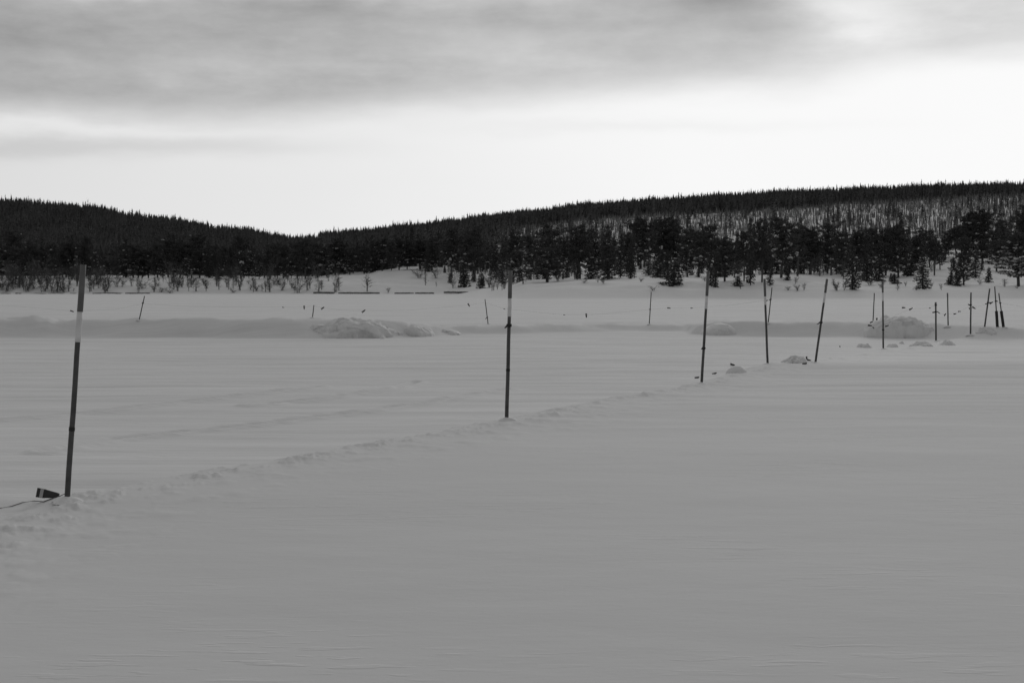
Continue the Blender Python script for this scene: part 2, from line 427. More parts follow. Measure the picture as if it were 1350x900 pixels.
fr = np.arange(-24, 24.001, .075)
th = np.concatenate([np.arange(-180, -60, 3), np.arange(-60, -24, .6), fr, np.arange(24.6, 60, .6), np.arange(60, 180, 3)])
th = np.radians(th)
rr = np.concatenate([[.3, 1, 2, 3, 4, 4.6, 5.2], np.exp(np.arange(math.log(5.7), math.log(430), .0042))])
def polar(rr, thv, closed=True):
    RR, TT = np.meshgrid(rr, thv, indexing='ij')
    xx = RR * np.sin(TT); yy = RR * np.cos(TT)
    zz = height(xx.ravel(), yy.ravel())
    V = np.stack([xx.ravel(), yy.ravel(), zz], 1)
    a, b = RR.shape; I, J = np.meshgrid(np.arange(a - 1), np.arange(b if closed else b - 1), indexing='ij')
    J2 = (J + 1) % b
    F = np.stack([I * b + J, (I + 1) * b + J, (I + 1) * b + J2, I * b + J2], -1).reshape(-1, 4)
    return V, F
V, F = polar(rr, th)
F = F[:, ::-1]
V = np.vstack([V, [[0, 0, V[0, 2]]]]); nb = len(th)
fan = np.array([(len(V) - 1, (j + 1) % nb, j) for j in range(nb)])
gm = mesh_np('ground', V, [F, fan], M_SNOW)
def snow_tones(V):
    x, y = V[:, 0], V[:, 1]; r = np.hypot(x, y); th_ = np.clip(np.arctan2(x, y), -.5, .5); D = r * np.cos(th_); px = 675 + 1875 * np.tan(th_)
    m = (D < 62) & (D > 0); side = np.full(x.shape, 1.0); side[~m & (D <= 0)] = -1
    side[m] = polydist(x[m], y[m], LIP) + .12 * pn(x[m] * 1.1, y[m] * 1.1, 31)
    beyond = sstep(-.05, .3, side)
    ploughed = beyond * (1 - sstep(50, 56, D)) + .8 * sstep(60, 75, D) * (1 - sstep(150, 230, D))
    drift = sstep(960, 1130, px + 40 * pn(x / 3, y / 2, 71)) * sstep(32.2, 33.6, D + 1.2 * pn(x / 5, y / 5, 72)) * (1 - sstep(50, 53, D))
    far = .55 * sstep(58, 64, D)  # far lake paler: sheen of the low sky put into the albedo
    fresh_sheen = np.maximum(np.maximum(drift * 1.0, far), .42 * beyond)
    return fresh_sheen, ploughed * (1 - .8 * drift)
fr_, pl_ = snow_tones(V)
for nm_, ar_ in (('fresh_sheen', fr_), ('ploughed', pl_)):
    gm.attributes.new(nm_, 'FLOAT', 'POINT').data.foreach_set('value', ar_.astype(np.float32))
tag(link('ground', gm), kind='structure', label='snow covered frozen lake rising to the far shore')
r2 = np.concatenate([np.exp(np.arange(math.log(428), math.log(1600), .006)), [2000, 2600]])
th2 = np.radians(np.concatenate([np.arange(-180, -60, 4), np.arange(-60, -24, .8), np.arange(-24, 24.01, .15), np.arange(24.8, 60, .8), np.arange(60, 180, 4)]))
V, F = polar(r2, th2)
V[:len(th2), 2] -= .3
tag(link('hills', mesh_np('hills', V, F[:, ::-1], M_SNOW)), kind='structure', label='two long low hills under forest and snow')

# bare rock and ice edge showing in places along the far shoreline
rnd = random.Random(77)
mb = MB()
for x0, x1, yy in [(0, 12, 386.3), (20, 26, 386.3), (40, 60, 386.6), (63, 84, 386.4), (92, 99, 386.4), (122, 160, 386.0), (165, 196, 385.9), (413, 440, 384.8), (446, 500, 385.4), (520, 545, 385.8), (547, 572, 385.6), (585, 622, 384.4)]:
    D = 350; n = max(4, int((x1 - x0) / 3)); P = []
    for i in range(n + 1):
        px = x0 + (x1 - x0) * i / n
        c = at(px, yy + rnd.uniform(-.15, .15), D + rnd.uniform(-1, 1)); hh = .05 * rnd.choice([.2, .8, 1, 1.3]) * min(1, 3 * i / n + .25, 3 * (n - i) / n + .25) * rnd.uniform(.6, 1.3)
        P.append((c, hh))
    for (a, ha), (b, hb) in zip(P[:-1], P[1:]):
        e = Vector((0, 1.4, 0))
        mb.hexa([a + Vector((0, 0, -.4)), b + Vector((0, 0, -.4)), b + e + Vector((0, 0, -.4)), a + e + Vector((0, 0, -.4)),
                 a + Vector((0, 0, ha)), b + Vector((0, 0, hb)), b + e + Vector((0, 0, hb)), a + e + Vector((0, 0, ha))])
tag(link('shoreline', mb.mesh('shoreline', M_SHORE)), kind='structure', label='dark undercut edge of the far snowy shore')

# ------------------------------------------------------------------ snow heaps
import bmesh
def heap(name, px0, px1, ytop, ybot, label, cat, seed, depth=1.0, block=.5, sub=5, peak=.5, group=None, flat=.6, freq=1.6):
    base = hit((px0 + px1) / 2, ybot)
    D = base.y + depth * .45; c = Vector(((px0 + px1) / 2 - 675, 0, 0)); cx = (c.x / 1875) * D
    wx = (px1 - px0) / 1875 * D / 2; H = CAMZ - (ytop - 378) / 1875 * D
    zb = min(h1(cx, D), h1(cx, base.y)) - .05; H -= zb
    bm = bmesh.new(); bmesh.ops.create_icosphere(bm, subdivisions=sub, radius=1)
    o3 = Vector((seed * 3.1, seed * 1.7, seed))
    for v in bm.verts:
        p = v.co.copy()
        up_ = max(0, p.z)
        q = Vector((p.x * wx, p.y * depth, p.z * H))
        n1_ = mnoise.noise(q * freq + o3); n2_ = mnoise.noise(q * freq * 2.7 + o3); n3_ = mnoise.noise(q * freq * 6 + o3)
        cell = mnoise.cell(q * freq * 1.8 + o3)
        k = 1 + block * (.42 * n1_ + .26 * n2_ + .10 * n3_ + .10 * (cell - .5))
        top = (1 - (abs(p.x - (peak * 2 - 1)) ** 2) * .35)
        v.co = Vector((p.x * wx * (1 + .3 * (k - 1)), p.y * depth * k, (up_ ** flat if up_ > 0 else 0) * H * k * top - (.15 if p.z < 0 else 0)))
    me = bpy.data.meshes.new(name); bm.to_mesh(me); bm.free(); me.materials.append(M_HEAP)
    for pl in me.polygons: pl.use_smooth = True
    o = link(name, me); o.location = (cx, D, zb); tag(o, label, cat, group); return o
heap('snow_heap', 398, 532, 419, 442.5, 'largest lumpy heap of ploughed snow on the long bank left of centre', 'snow heap', 1, 1.3, .6, 6, .42, freq=1.3, flat=.95)
heap('snow_heap', 528, 572, 427, 441, 'lower crumbly snow heap just right of the largest heap', 'snow heap', 2, .8, .6, 5, .35, freq=1.8)
heap('snow_heap', 580, 608, 434, 440, 'small wedge shaped snow heap at the thin end of the left bank', 'snow heap', 3, .6, .9, 4, .3, freq=3.2)
heap('snow_heap', 1140, 1232, 417.5, 443.5, 'broad flat topped snow heap behind the marker poles on the right', 'snow heap', 4, 1.1, .45, 6, .5, freq=1.5, flat=.4)
heap('snow_heap', 1159, 1176, 415.5, 424, 'small knob of snow on top of the broad heap on the right', 'snow heap', 14, .25, .5, 4)
heap('snow_heap', 924, 974, 425.5, 439, 'low smooth snow hump on the bank between the third and fourth near poles', 'snow heap', 5, 1.0, .3, 5, .5, flat=.9)
heap('snow_lump', 957, 986, 481.5, 490.5, 'rounded snow lump with dark scraps on top between two near poles', 'snow lump', 6, .22, .3, 5, .5, flat=.6)
SC = [(500, 509, 441.5, 446.5, 'single round snow block lying on the ice in front of the largest heap'),
      (1128, 1150, 452.5, 458, 'low snow lump left of the tall vertical pole by the broad heap'),
      (1169, 1186, 453.5, 457.5, 'low snow lump just right of the tall vertical pole by the broad heap'),
      (1185, 1193, 450, 453, 'tiny snow lump between the vertical pole and the short pole'),
      (1200, 1232, 449.8, 455, 'long low snow drift at the foot of the short pole'),
      (1236, 1262, 449, 455, 'pointed low snow drift just right of the short pole'),
      (1284, 1316, 432, 437.5, 'low snow drift at the foot of the leaning poles on the far right'),
      (1030, 1066, 468, 477, 'dark sided snow hummock left of the right leaning near pole')]
for i, (a, b, t_, b_, lb) in enumerate(SC):
    heap('snow_lump', a, b, t_, b_, lb, 'snow lump', 20 + i, (b - a) / 1875 * 18 + .1, .9, 5, .55, flat=1.1, freq=3.5)

# ------------------------------------------------------------------ trees
def rv(rnd): 
    while True:
        v = np.array([rnd.uniform(-1, 1) for _ in range(3)])
        if v @ v <= 1: return v
class Leaves:
    def __init__(s): s.v = []
    def clump(s, rs, c, rad, n, size, droop=0.0):
        """n loose needle sprays scattered through an ellipsoid"""
        d = rs.normal(size=(n, 3)); d /= np.linalg.norm(d, axis=1, keepdims=True)
        p = np.asarray(c) + d * (rs.uniform(.15, 1, (n, 1)) ** .6) * np.asarray(rad)
        a = rs.normal(size=(n, 3)); a[:, 2] -= droop; a /= np.linalg.norm(a, axis=1, keepdims=True)
        b = rs.normal(size=(n, 3)); b = b - (b * a).sum(1, keepdims=True) * a; b /= np.linalg.norm(b, axis=1, keepdims=True)
        sz = size * rs.uniform(.6, 1.4, (n, 1))
        s.v.append(np.stack([p - b * sz * .32, p + b * sz * .32, p + a * sz], 1).reshape(-1, 3))
    def mesh(s, name, m, sn=None):
        V = np.concatenate(s.v); F = np.arange(len(V)).reshape(-1, 3); mi = np.zeros(len(F))
        if sn and sn.n:
            T = np.concatenate(sn.t) + len(V); V = np.concatenate([V] + sn.v); F = np.concatenate([F, T]); mi = np.concatenate([mi, np.ones(len(T))])
        return mesh_np(name, V, F, [m, M_TREESNOW], mi, smooth=False)
ICO = None
def ico():
    global ICO
    if ICO is None:
        bm = bmesh.new(); bmesh.ops.create_icosphere(bm, subdivisions=1, radius=1)
        bm.verts.ensure_lookup_table()
        ICO = (np.array([v.co[:] for v in bm.verts]), np.array([[v.index for v in f.verts] for f in bm.faces])); bm.free()
    return ICO
def snowclump(mb, rs, c, rad):
    v, f = ico(); k = 1 + rs.uniform(-.35, .35, (len(v), 1))
    mb.add(np.asarray(c) + v * k * np.asarray(rad), tris=f)
def pine(seed, H=12.0, cb=.34, W=2.6, dens=1.0, snow=.25, irr=.35):
    rs = np.random.RandomState(seed); tb = MB(); lv = Leaves(); sn = MB()
    bx, by = rs.uniform(-.4, .4, 2)
    def trunk(t): return np.array([bx * t * t + .12 * math.sin(5 * t + seed), by * t * t + .1 * math.sin(4 * t + 1 + seed), H * .97 * t])
    tb.tube([trunk(t) - (0, 0, .5 if t == 0 else 0) for t in np.linspace(0, 1, 9)], [.19 * (1 - t) ** .8 + .025 for t in np.linspace(0, 1, 9)], 7)
    nl = int(46 * dens)
    for i in range(nl):
        f = (i + rs.uniform(0, 1)) / nl; t = cb + (1 - cb) * f * .985
        prof = math.sin(math.pi * min(1, (f + .22) / 1.22)) ** .75 if f < .6 else (1 - ((f - .35) / .68) ** 2) ** .5 if f < 1 else .05
        Lb = W * prof * (1 + irr * rs.normal() * .8); Lb = max(.35, Lb)
        az = i * 2.4 + rs.uniform(-.5, .5); el = rs.uniform(-.12, .35) + .55 * f
        d = np.array([math.cos(az) * math.cos(el), math.sin(az) * math.cos(el), math.sin(el)])
        p0 = trunk(t); p1 = p0 + d * Lb * .6; p2 = p0 + d * Lb + (0, 0, .12 * Lb)
        tb.tube([p0, p1, p2], [.045 * (1.2 - f), .03 * (1.2 - f), .01], 3, cap=False)
        nc = max(1, int(round(Lb * 1.9)))
        for k in range(nc):
            q = p0 + (p2 - p0) * ((k + rs.uniform(.6, 1.1)) / nc) ** .8 + rs.normal(size=3) * .14
            rad = (.50 * rs.uniform(.7, 1.3), .50 * rs.uniform(.7, 1.3), .30 * rs.uniform(.7, 1.3))
            lv.clump(rs, q, rad, 34, .27)
            if rs.uniform() < snow * 2.0 * (1 - f) ** 2:
                for _ in range(rs.randint(1, 7)):
                    r0 = rs.uniform(.06, .30)
                    snowclump(sn, rs, q + rs.normal(size=3) * (.26, .26, .08) + (0, 0, rad[2] * .6), (r0 * rs.uniform(.5, 1.5), r0 * rs.uniform(.5, 1.5), r0 * rs.uniform(.4, 1.3)))
    for i in range(rs.randint(2, 6)):                       # dead lower stubs
        t = rs.uniform(.12, cb); az = rs.uniform(0, 6.28); p0 = trunk(t); Lb = rs.uniform(.4, 1.1)
        tb.tube([p0, p0 + np.array([math.cos(az), math.sin(az), -.15]) * Lb], [.025, .008], 3, cap=False)
    return tb.mesh('trunk', M_BARK), lv.mesh('crown', M_NEEDLE, sn), 0
def spruce(seed, H=10.0, W=1.6, snow=.2, cb=.03, power=.85, dens=1.0):
    rs = np.random.RandomState(seed); tb = MB(); lv = Leaves(); sn = MB()
    lean = rs.uniform(-.15, .15, 2)
    def trunk(t): return np.array([lean[0] * t, lean[1] * t, H * t])
    tb.tube([trunk(t) - (0, 0, .5 if t == 0 else 0) for t in np.linspace(0, .99, 6)], [.14 * (1 - t) + .015 for t in np.linspace(0, 1, 6)], 6)
    nl = int(H * 8.5 * dens)
    for i in range(nl):
        f = (i + rs.uniform(0, 1)) / nl; t = cb + (.985 - cb) * f
        Lb = W * (1 - f) ** power * rs.uniform(.6, 1.2) + .16
        if f < .12: Lb *= .75 + 2 * f
        az = i * 2.4 + rs.uniform(-.4, .4); dr = -.25 + .5 * f
        d = np.array([math.cos(az), math.sin(az), dr]); p0 = trunk(t); p2 = p0 + d * Lb; p1 = p0 + d * Lb * .5 + (0, 0, .06)
        tb.tube([p0, p1, p2], [.025, .015, .006], 3, cap=False)
        nc = max(1, int(round(Lb * 2.6)))
        for k in range(nc):
            q = p0 + (p2 - p0) * ((k + rs.uniform(.5, 1)) / nc) + (0, 0, -.06)
            lv.clump(rs, q, (.30, .30, .15), 15, .24, droop=.9)
            if rs.uniform() < snow * .35:
                r0 = rs.uniform(.10, .24); snowclump(sn, rs, q + (0, 0, .13), (r0 * 1.3, r0 * 1.3, r0 * .5))
    lv.clump(rs, trunk(.985), (.08, .08, .35), 22, .2)
    return tb.mesh('trunk', M_BARK), lv.mesh('crown', M_NEEDLE2, sn), 0
def bare(seed, H=5.0, stems=4, spread=.5, twigs=9, thick=.03):
    rs = np.random.RandomState(seed); st = MB(); tw = MB()
    for s_ in range(stems):
        az = rs.uniform(0, 6.28); le = spread * rs.uniform(.2, 1); hh = H * rs.uniform(.65, 1)
        off = rs.uniform(-.25, .25, 2) * spread
        def P(t): return np.array([off[0] + math.cos(az) * le * hh * .35 * t ** 1.4, off[1] + math.sin(az) * le * hh * .35 * t ** 1.4, hh * t])
        st.tube([P(t) - (0, 0, .4 if t == 0 else 0) for t in np.linspace(0, 1, 6)], [thick * (1 - t) + .008 for t in np.linspace(0, 1, 6)], 4, cap=False)
        for k in range(twigs):
            t = rs.uniform(.15, .97); p0 = P(t); a2 = rs.uniform(0, 6.28); Lb = hh * rs.uniform(.12, .3) * (1.15 - t * .6)
            d = np.array([math.cos(a2) * .6, math.sin(a2) * .6, rs.uniform(.3, 1)]); p1 = p0 + d * Lb
            tw.tube([p0, (p0 + p1) / 2 + rs.normal(size=3) * .05, p1], [.022, .016, .010], 3, cap=False)
            for q in range(6):
                u = rs.uniform(.25, 1); r0 = p0 + (p1 - p0) * u; e = d * .5 + rs.normal(size=3) * .4
                tw.tube([r0, r0 + e * Lb * .55], [.013, .008], 3, cap=False)
    return st.mesh('stem', M_BIRCH), tw.mesh('twigs', M_BIRCH)

PINES = [pine(11, 12, .22, 2.5, 1.2, .10), pine(12, 12, .30, 2.3, 1.15, .04), pine(13, 12, .10, 2.9, 1.35, .16, .45),
         pine(14, 12, .44, 2.1, .95, .04, .45), pine(15, 12, .10, 2.6, 1.3, .28, .4), pine(16, 12, .20, 2.8, 1.15, .08, .5),
         pine(17, 12, .22, 2.4, 1.2, .0, .5)]
PINE_SNOWY = pine(18, 12, .15, 3.0, 1.3, 1.1)
SPRUCES = [spruce(21, 10, 1.5, .04), spruce(22, 10, 1.9, .07, .02, .7), spruce(23, 10, 1.2, .03, .05, .6), spruce(24, 10, 1.7, .30, .06)]
SMALLS = [spruce(31, 4, 1.0, .1, .02, .8, 1.3), spruce(32, 4, .8, .5, .02, .6, 1.3)]
BARES = [bare(41, 5, 4, .6, 10), bare(42, 5, 7, 1.1, 8, .022), bare(43, 5, 2, .3, 14, .05), bare(44, 5, 9, 1.4, 7, .018)]
HN = {'pine': 12, 'spruce': 10, 'small': 4, 'bare': 5}
_count = {}
def put_tree(name, meshes, pos, Ht, Hnom, wide, rz, label, cat, group=None, snow=True):
    """a tree standing at pos: an Empty with its parts"""
    r_ = empty(name, pos, (0, 0, rz)); s = Ht / Hnom
    r_.scale = (wide, wide, s)
    parts = ['trunk', 'crown', 'branch_snow'] if len(meshes) == 3 else ['stem', 'twigs']
    for nm, me in zip(parts, meshes):
        if not me: continue
        link(nm, me, r_)
    tag(r_, label, cat, group)
    return r_
rnd = random.Random(4)
WP = {'pine': 2.5, 'spruce': 1.55, 'small': .9, 'bare': 1.0}
def front(kind, px, yb, yt, hw, var, label, dfall=None, dmin=0, cat=None):
    p = hit(px, yb, dmin, dfall); D = p.y
    Ht = (yb - yt) / 1875 * D * 1.0; wide = hw / 1875 * D / WP[kind] * (1.22 if kind == 'pine' else 1.08)
    src = {'pine': PINES[:6] + [PINE_SNOWY], 'spruce': SPRUCES, 'small': SMALLS, 'bare': BARES}[kind][var]
    nm = {'pine': 'pine_tree', 'spruce': 'spruce_tree', 'small': 'young_spruce', 'bare': 'bare_shrub'}[kind]
    ct = cat or {'pine': 'pine', 'spruce': 'spruce', 'small': 'young spruce', 'bare': 'shrub'}[kind]
    return put_tree(nm, src, p, Ht, HN[kind], wide, rnd.uniform(0, 6.28), label, ct)
FR = [
 # kind, px, base y, top y, half width, variant, label
 ('pine', 570, 356, 316, 15, 1, 'open pine above the bare slope behind the leafless twin trunks'),
 ('pine', 596, 366, 303, 12, 0, 'tall round topped pine at the right end of the bare snow slope'),
 ('pine', 625, 372, 301, 13, 5, 'tall pine second to the right of the bare snow slope'),
 ('spruce', 654, 368, 318, 9, 3, 'snow dusted spruce just left of the second near pole'),
 ('pine', 676, 372, 305, 14, 4, 'broad dark pine directly behind the top of the second near pole'),
 ('small', 612, 378, 345, 8, 1, 'small snow laden tree low on the shore left of the second near pole'),
 ('small', 634, 380, 360, 6, 1, 'smallest snow plastered sapling low on the shore left of the second near pole'),
 ('spruce', 662, 375, 345, 8, 3, 'bushy snow dusted spruce at the foot of the trees behind the second near pole'),
 ('pine', 700, 369, 312, 12, 0, 'pine just right of the second near pole, before the broadest crown'),
 ('pine', 722, 372, 300, 19, 2, 'broadest low crowned pine on the crest right of the second near pole'),
 ('pine', 742, 368, 322, 11, 5, 'shorter pine leaning against the right of the broadest pine'),
 ('pine', 765, 367.5, 298, 15, 1, 'tall dome topped pine with a clear bright gap to its right'),
 ('spruce', 761, 368.5, 340, 6, 2, 'slim dark spruce at the foot of the dome topped pine'),
 ('small', 779, 368, 338, 9, 1, 'grey thin sapling between the dome topped pine and the pointed spruce'),
 ('spruce', 801, 368, 297, 13, 1, 'pointed spruce with a wide skirt touching the snow crest'),
 ('spruce', 818, 366, 318, 8, 3, 'snow dusted spruce just right of the wide skirted one'),
 ('spruce', 831, 367.5, 322, 8, 0, 'narrow spruce standing alone on the crest left of the open snow gap'),
 ('pine', 850, 352, 289, 15, 0, 'tall pine with dense dark head over the open snow gap, left of its pair'),
 ('pine', 879, 350, 290, 14, 2, 'tall pine with dense dark head over the open snow gap, right of its pair'),
 ('spruce', 855, 363, 334, 8, 0, 'small dark spruce in the open snow gap, left of three'),
 ('small', 867, 366, 344, 9, 0, 'lowest bushy spruce in the middle of the open snow gap'),
 ('spruce', 880, 368, 330, 9, 1, 'small dark spruce in the open snow gap, right of three'),
 ('small', 888, 376, 345, 13, 0, 'wide drooping young spruce on the camera side of the snow crest'),
 ('pine', 906, 365, 303, 14, 4, 'dark pine immediately left of the third near pole'),
 ('pine', 922, 364, 306, 12, 5, 'dark pine behind the top of the third near pole'),
 ('small', 937, 376, 350, 5, 1, 'left one of two little snow capped spruces beside the third near pole'),
 ('small', 943, 378.5, 354, 4.5, 1, 'right one of two little snow capped spruces beside the third near pole'),
 ('pine', 955, 371, 316, 14, 2, 'low branched pine with a white snow arch at its foot'),
 ('small', 972, 377.5, 364, 6, 0, 'round little dark bush tree below the snow arch'),
 ('pine', 981, 370.5, 306, 10, 3, 'bare stemmed pine left of the fourth near pole'),
 ('spruce', 989.5, 376, 287, 8, 2, 'tallest pointed spruce, left of the fourth near pole'),
 ('pine', 1005, 372, 290, 12, 1, 'tall dark pine right behind the fourth near pole'),
 ('spruce', 1015, 377, 340, 6, 2, 'slim spruce just right of the fourth near pole'),
 ('pine', 1031, 366, 288, 18, 0, 'largest dome headed pine between the fourth and fifth near poles'),
 ('small', 1038, 369.5, 359, 4, 0, 'tiny dark sapling under the largest dome headed pine'),
 ('pine', 1052, 364, 302, 13, 3, 'clear stemmed pine just right of the largest dome headed pine'),
 ('pine', 1069, 362, 303, 13, 1, 'clear stemmed pine with pale snow around it left of the fifth near pole'),
 ('pine', 1091, 361, 296, 13, 5, 'dark pine directly behind the fifth near pole'),
 ('pine', 1110, 364, 308, 12, 4, 'dark pine right of the fifth near pole, beside the long pointed spruce'),
 ('spruce', 1124, 382, 322, 12, 0, 'long pointed spruce reaching lowest down the right slope'),
 ('spruce', 1143, 371, 303, 12, 1, 'wide spruce with brush at its foot right of the long pointed spruce'),
 ('pine', 1168, 363, 303, 13, 4, 'dark low crowned pine over the top of the vertical near pole'),
 ('pine', 1184, 366, 300, 14, 2, 'dark low crowned pine right of the vertical near pole'),
 ('spruce', 1187, 345, 279, 7, 2, 'tall dark spire standing above the other crowns on the right'),
 ('small', 1180, 374, 361, 6, 0, 'small dark sapling under the low crowned pines on the right slope'),
 ('pine', 1208, 357, 314, 10, 1, 'narrow pine behind the lone skirted spruce on the right slope'),
 ('spruce', 1216.5, 381, 334, 10, 1, 'lone skirted spruce standing clear on the open right slope'),
 ('pine', 1231.5, 363, 317, 10, 3, 'small headed pine on a long bare stem above the lone spruce'),
 ('pine', 1270, 376, 314, 12, 4, 'shaggy pine with low branches right of the open snow patch'),
 ('small', 1253, 375, 358, 5, 0, 'left small spruce at the foot of the shaggy pine'),
 ('small', 1262, 377, 356, 6, 0, 'right small spruce at the foot of the shaggy pine'),
 ('spruce', 1286, 366, 322, 8, 0, 'pointed spruce touching the right side of the shaggy pine'),
 ('small', 1303, 372.5, 353, 4.5, 0, 'slim young spruce alone on the snow near the right edge'),
 ('small', 1294.5, 356, 347, 3, 0, 'tiny spruce tip high on the snow near the right edge'),
 ('pine', 1314, 358, 318, 12, 5, 'bare stemmed pine left of the snow plastered pine'),
 ('pine', 1343, 377, 308, 20, 6, 'pine thickly plastered with snow at the right edge'),
 ('pine', 1296, 348, 279, 15, 2, 'tall dark crowned pine above the slim young spruce near the right edge'),
 ('pine', 1276, 347, 281, 12, 0, 'tall dark crowned pine above the pointed spruce near the right edge'),
 ('pine', 1349, 350, 272, 14, 1, 'tallest pine, rising behind the snow plastered one at the right edge'),
]
for k_, px, yb, yt, hw, var, lb in FR:
    front(k_, px, yb, yt, hw, var, lb, dfall=420 if px < 640 else 340, dmin=180)
# bare shrubs and saplings on the shore bank
BR = [(484, 384, 353, 12, 2, 'leafless twin stemmed tree standing on the bare snow slope'),
      (446, 383, 362, 8, 0, 'bare bush left of the leafless twin stemmed tree'),
      (424, 382, 364, 7, 2, 'thin bare sapling two bushes left of the twin stemmed tree'),
      (405, 383, 363, 8, 0, 'dark bare bush where the shore slope starts to rise'),
      (391, 386, 366, 9, 3, 'twiggy bare bush at the shoreline below the forest corner'),
      (512, 386, 378, 4, 1, 'small dark twiggy bush alone at the shoreline'),
      (561, 361, 334, 9, 2, 'bare tree above the round shrub at the top of the snow slope'),
      (554, 367, 352, 8, 3, 'round grey shrub left side of the bare tree on the slope'),
      (574, 367, 353, 7, 1, 'round grey shrub right side of the bare tree on the slope'),
      (139, 384, 366, 7, 3, 'dense dark bare bush just right of the nearest pole'),
      (162, 378, 366, 6, 1, 'snow sprinkled bush on the left bank top'),
      (190, 380, 366, 9, 3, 'wide bare bush above the thin leaning pole on the left'),
      (215, 373, 358, 3, 2, 'thin dark trunk on the left bank above the leaning pole'),
      (226, 386.5, 380, 6, 3, 'low twiggy plant at the shoreline left of the bushes'),
      (234, 384, 364, 7, 1, 'first bare bush of the clump right of the low twiggy plant'),
      (249, 384, 360, 4, 2, 'straight thin bare trunk in the left shore clump'),
      (258, 384, 366, 8, 0, 'bare bush in the middle of the left shore clump'),
      (272, 384, 362, 7, 2, 'bare sapling on the right of the left shore clump'),
      (289, 382, 364, 5, 0, 'thin bare sapling on the dip of the shore bank'),
      (301, 382, 362, 5, 2, 'straight bare sapling right of the dip of the shore bank'),
      (308, 386, 379, 5, 3, 'low twiggy plant on the ice edge under the straight sapling'),
      (316, 383, 360, 7, 1, 'grey bare bush before the shaded part of the bank'),
      (334, 385, 358, 6, 2, 'bare tree at the shaded part of the bank'),
      (1103, 383, 369, 6, 1, 'pale bare bush on the right slope left of the long pointed spruce'),
      (1146, 376, 366, 7, 3, 'brush of bare stems under the wide spruce'),
      (1161, 379, 368, 5, 3, 'dark bare shrub behind the top of the vertical near pole'),
      (1194, 377, 370, 3, 1, 'tiny bare twig tuft left of the lone skirted spruce'),
      (1228, 378, 371, 3, 1, 'tiny bare twig tuft right of the lone skirted spruce'),
      (1292, 375, 366, 5, 3, 'bare twigs between the shaggy pine and the slim young spruce'),
      (1324, 378, 366, 7, 0, 'bare brush at the foot of the snow plastered pine'),
      (862, 383, 376, 5, 3, 'bare twig tuft on the open slope above the thin pole'),
      (770, 373, 367, 4, 3, 'bare twig tuft on the snow crest under the dome topped pine'),
      (690, 374, 360, 8, 0, 'grey bare brush between the second near pole and the broadest pine'),
      (735, 371, 356, 9, 1, 'grey bare brush at the foot of the broadest pine'),
      (645, 379, 362, 8, 1, 'grey bare brush left of the second near pole top'),
      (1080, 363, 356, 5, 3, 'low dark brush left of the fifth near pole top'),
      (976, 381, 371, 4, 1, 'pale bare stems below the bare stemmed pine')]
for px, yb, yt, hw, var, lb in BR:
    front('bare', px, yb, yt, hw, var, lb, dfall=420, dmin=180)
for i in range(26):
    px = rnd.uniform(1035, 1350) if i < 20 else rnd.uniform(700, 960); yb = rnd.uniform(372, 384) if i < 20 else rnd.uniform(370, 374)
    o = front('bare', px, yb, yb - rnd.uniform(5, 12), rnd.uniform(2.5, 6), rnd.choice([0, 1, 3]), 'low bare brush scattered on the open snow slope below the forest edge', dfall=340, dmin=180)
    o['group'] = 'low bare brush on the open snow slope'
# the row of thin bare saplings along the left bank
for i in range(84):
    px = -6 + i * 1.62 + rnd.uniform(-5, 5)
    if 104 < px < 116: continue
    yb = rnd.uniform(367, 386); o = front('bare', px, yb, yb - rnd.choice([9, 14, 20, 30]) * rnd.uniform(.8, 1.2), rnd.uniform(3, 10), rnd.choice([0, 1, 2, 3]),
        'thin bare sapling crowded along the left shore bank below the forest', dfall=380, dmin=180, cat='shrub')
    o['group'] = 'bare saplings along the left shore bank'
for i in range(64):
    px = rnd.uniform(120, 445); yb = rnd.uniform(370, 386)
    o = front('bare', px, yb, yb - rnd.choice([8, 13, 19, 28]) * rnd.uniform(.8, 1.2), rnd.uniform(2.5, 9), rnd.choice([0, 1, 2, 3]), 'small bare sapling scattered among the bushes on the low shore bank', dfall=380, dmin=180)
    o['group'] = 'bare saplings among the low bank bushes'
# crowded trees of the near forest edge, each an object
ZONES = [ # px0, px1, D0, D1, n, height range, what
 (-60, 110, 386, 440, 26, (8, 11), 'left of the nearest pole'),
 (110, 300, 386, 440, 28, (8, 11), 'between the nearest pole and the shaded bank'),
 (300, 440, 386, 450, 22, (8, 11), 'above the dip where the two hills meet'),
 (440, 560, 402, 460, 20, (8, 11), 'over the rising bare slope'),
 (560, 690, 400, 460, 18, (6, 9.6), 'behind the second near pole'),
 (690, 835, 300, 370, 20, (6, 9.6), 'on the crest right of the second near pole'),
 (835, 960, 325, 390, 17, (6, 9.6), 'behind the third near pole'),
 (960, 1110, 285, 350, 22, (6, 9.6), 'behind the fourth and fifth near poles'),
 (1110, 1240, 305, 370, 19, (6, 9.6), 'above the lone skirted spruce'),
 (1240, 1420, 345, 420, 22, (7, 10.5), 'above the three leaning poles on the right')]
zr = random.Random(9)
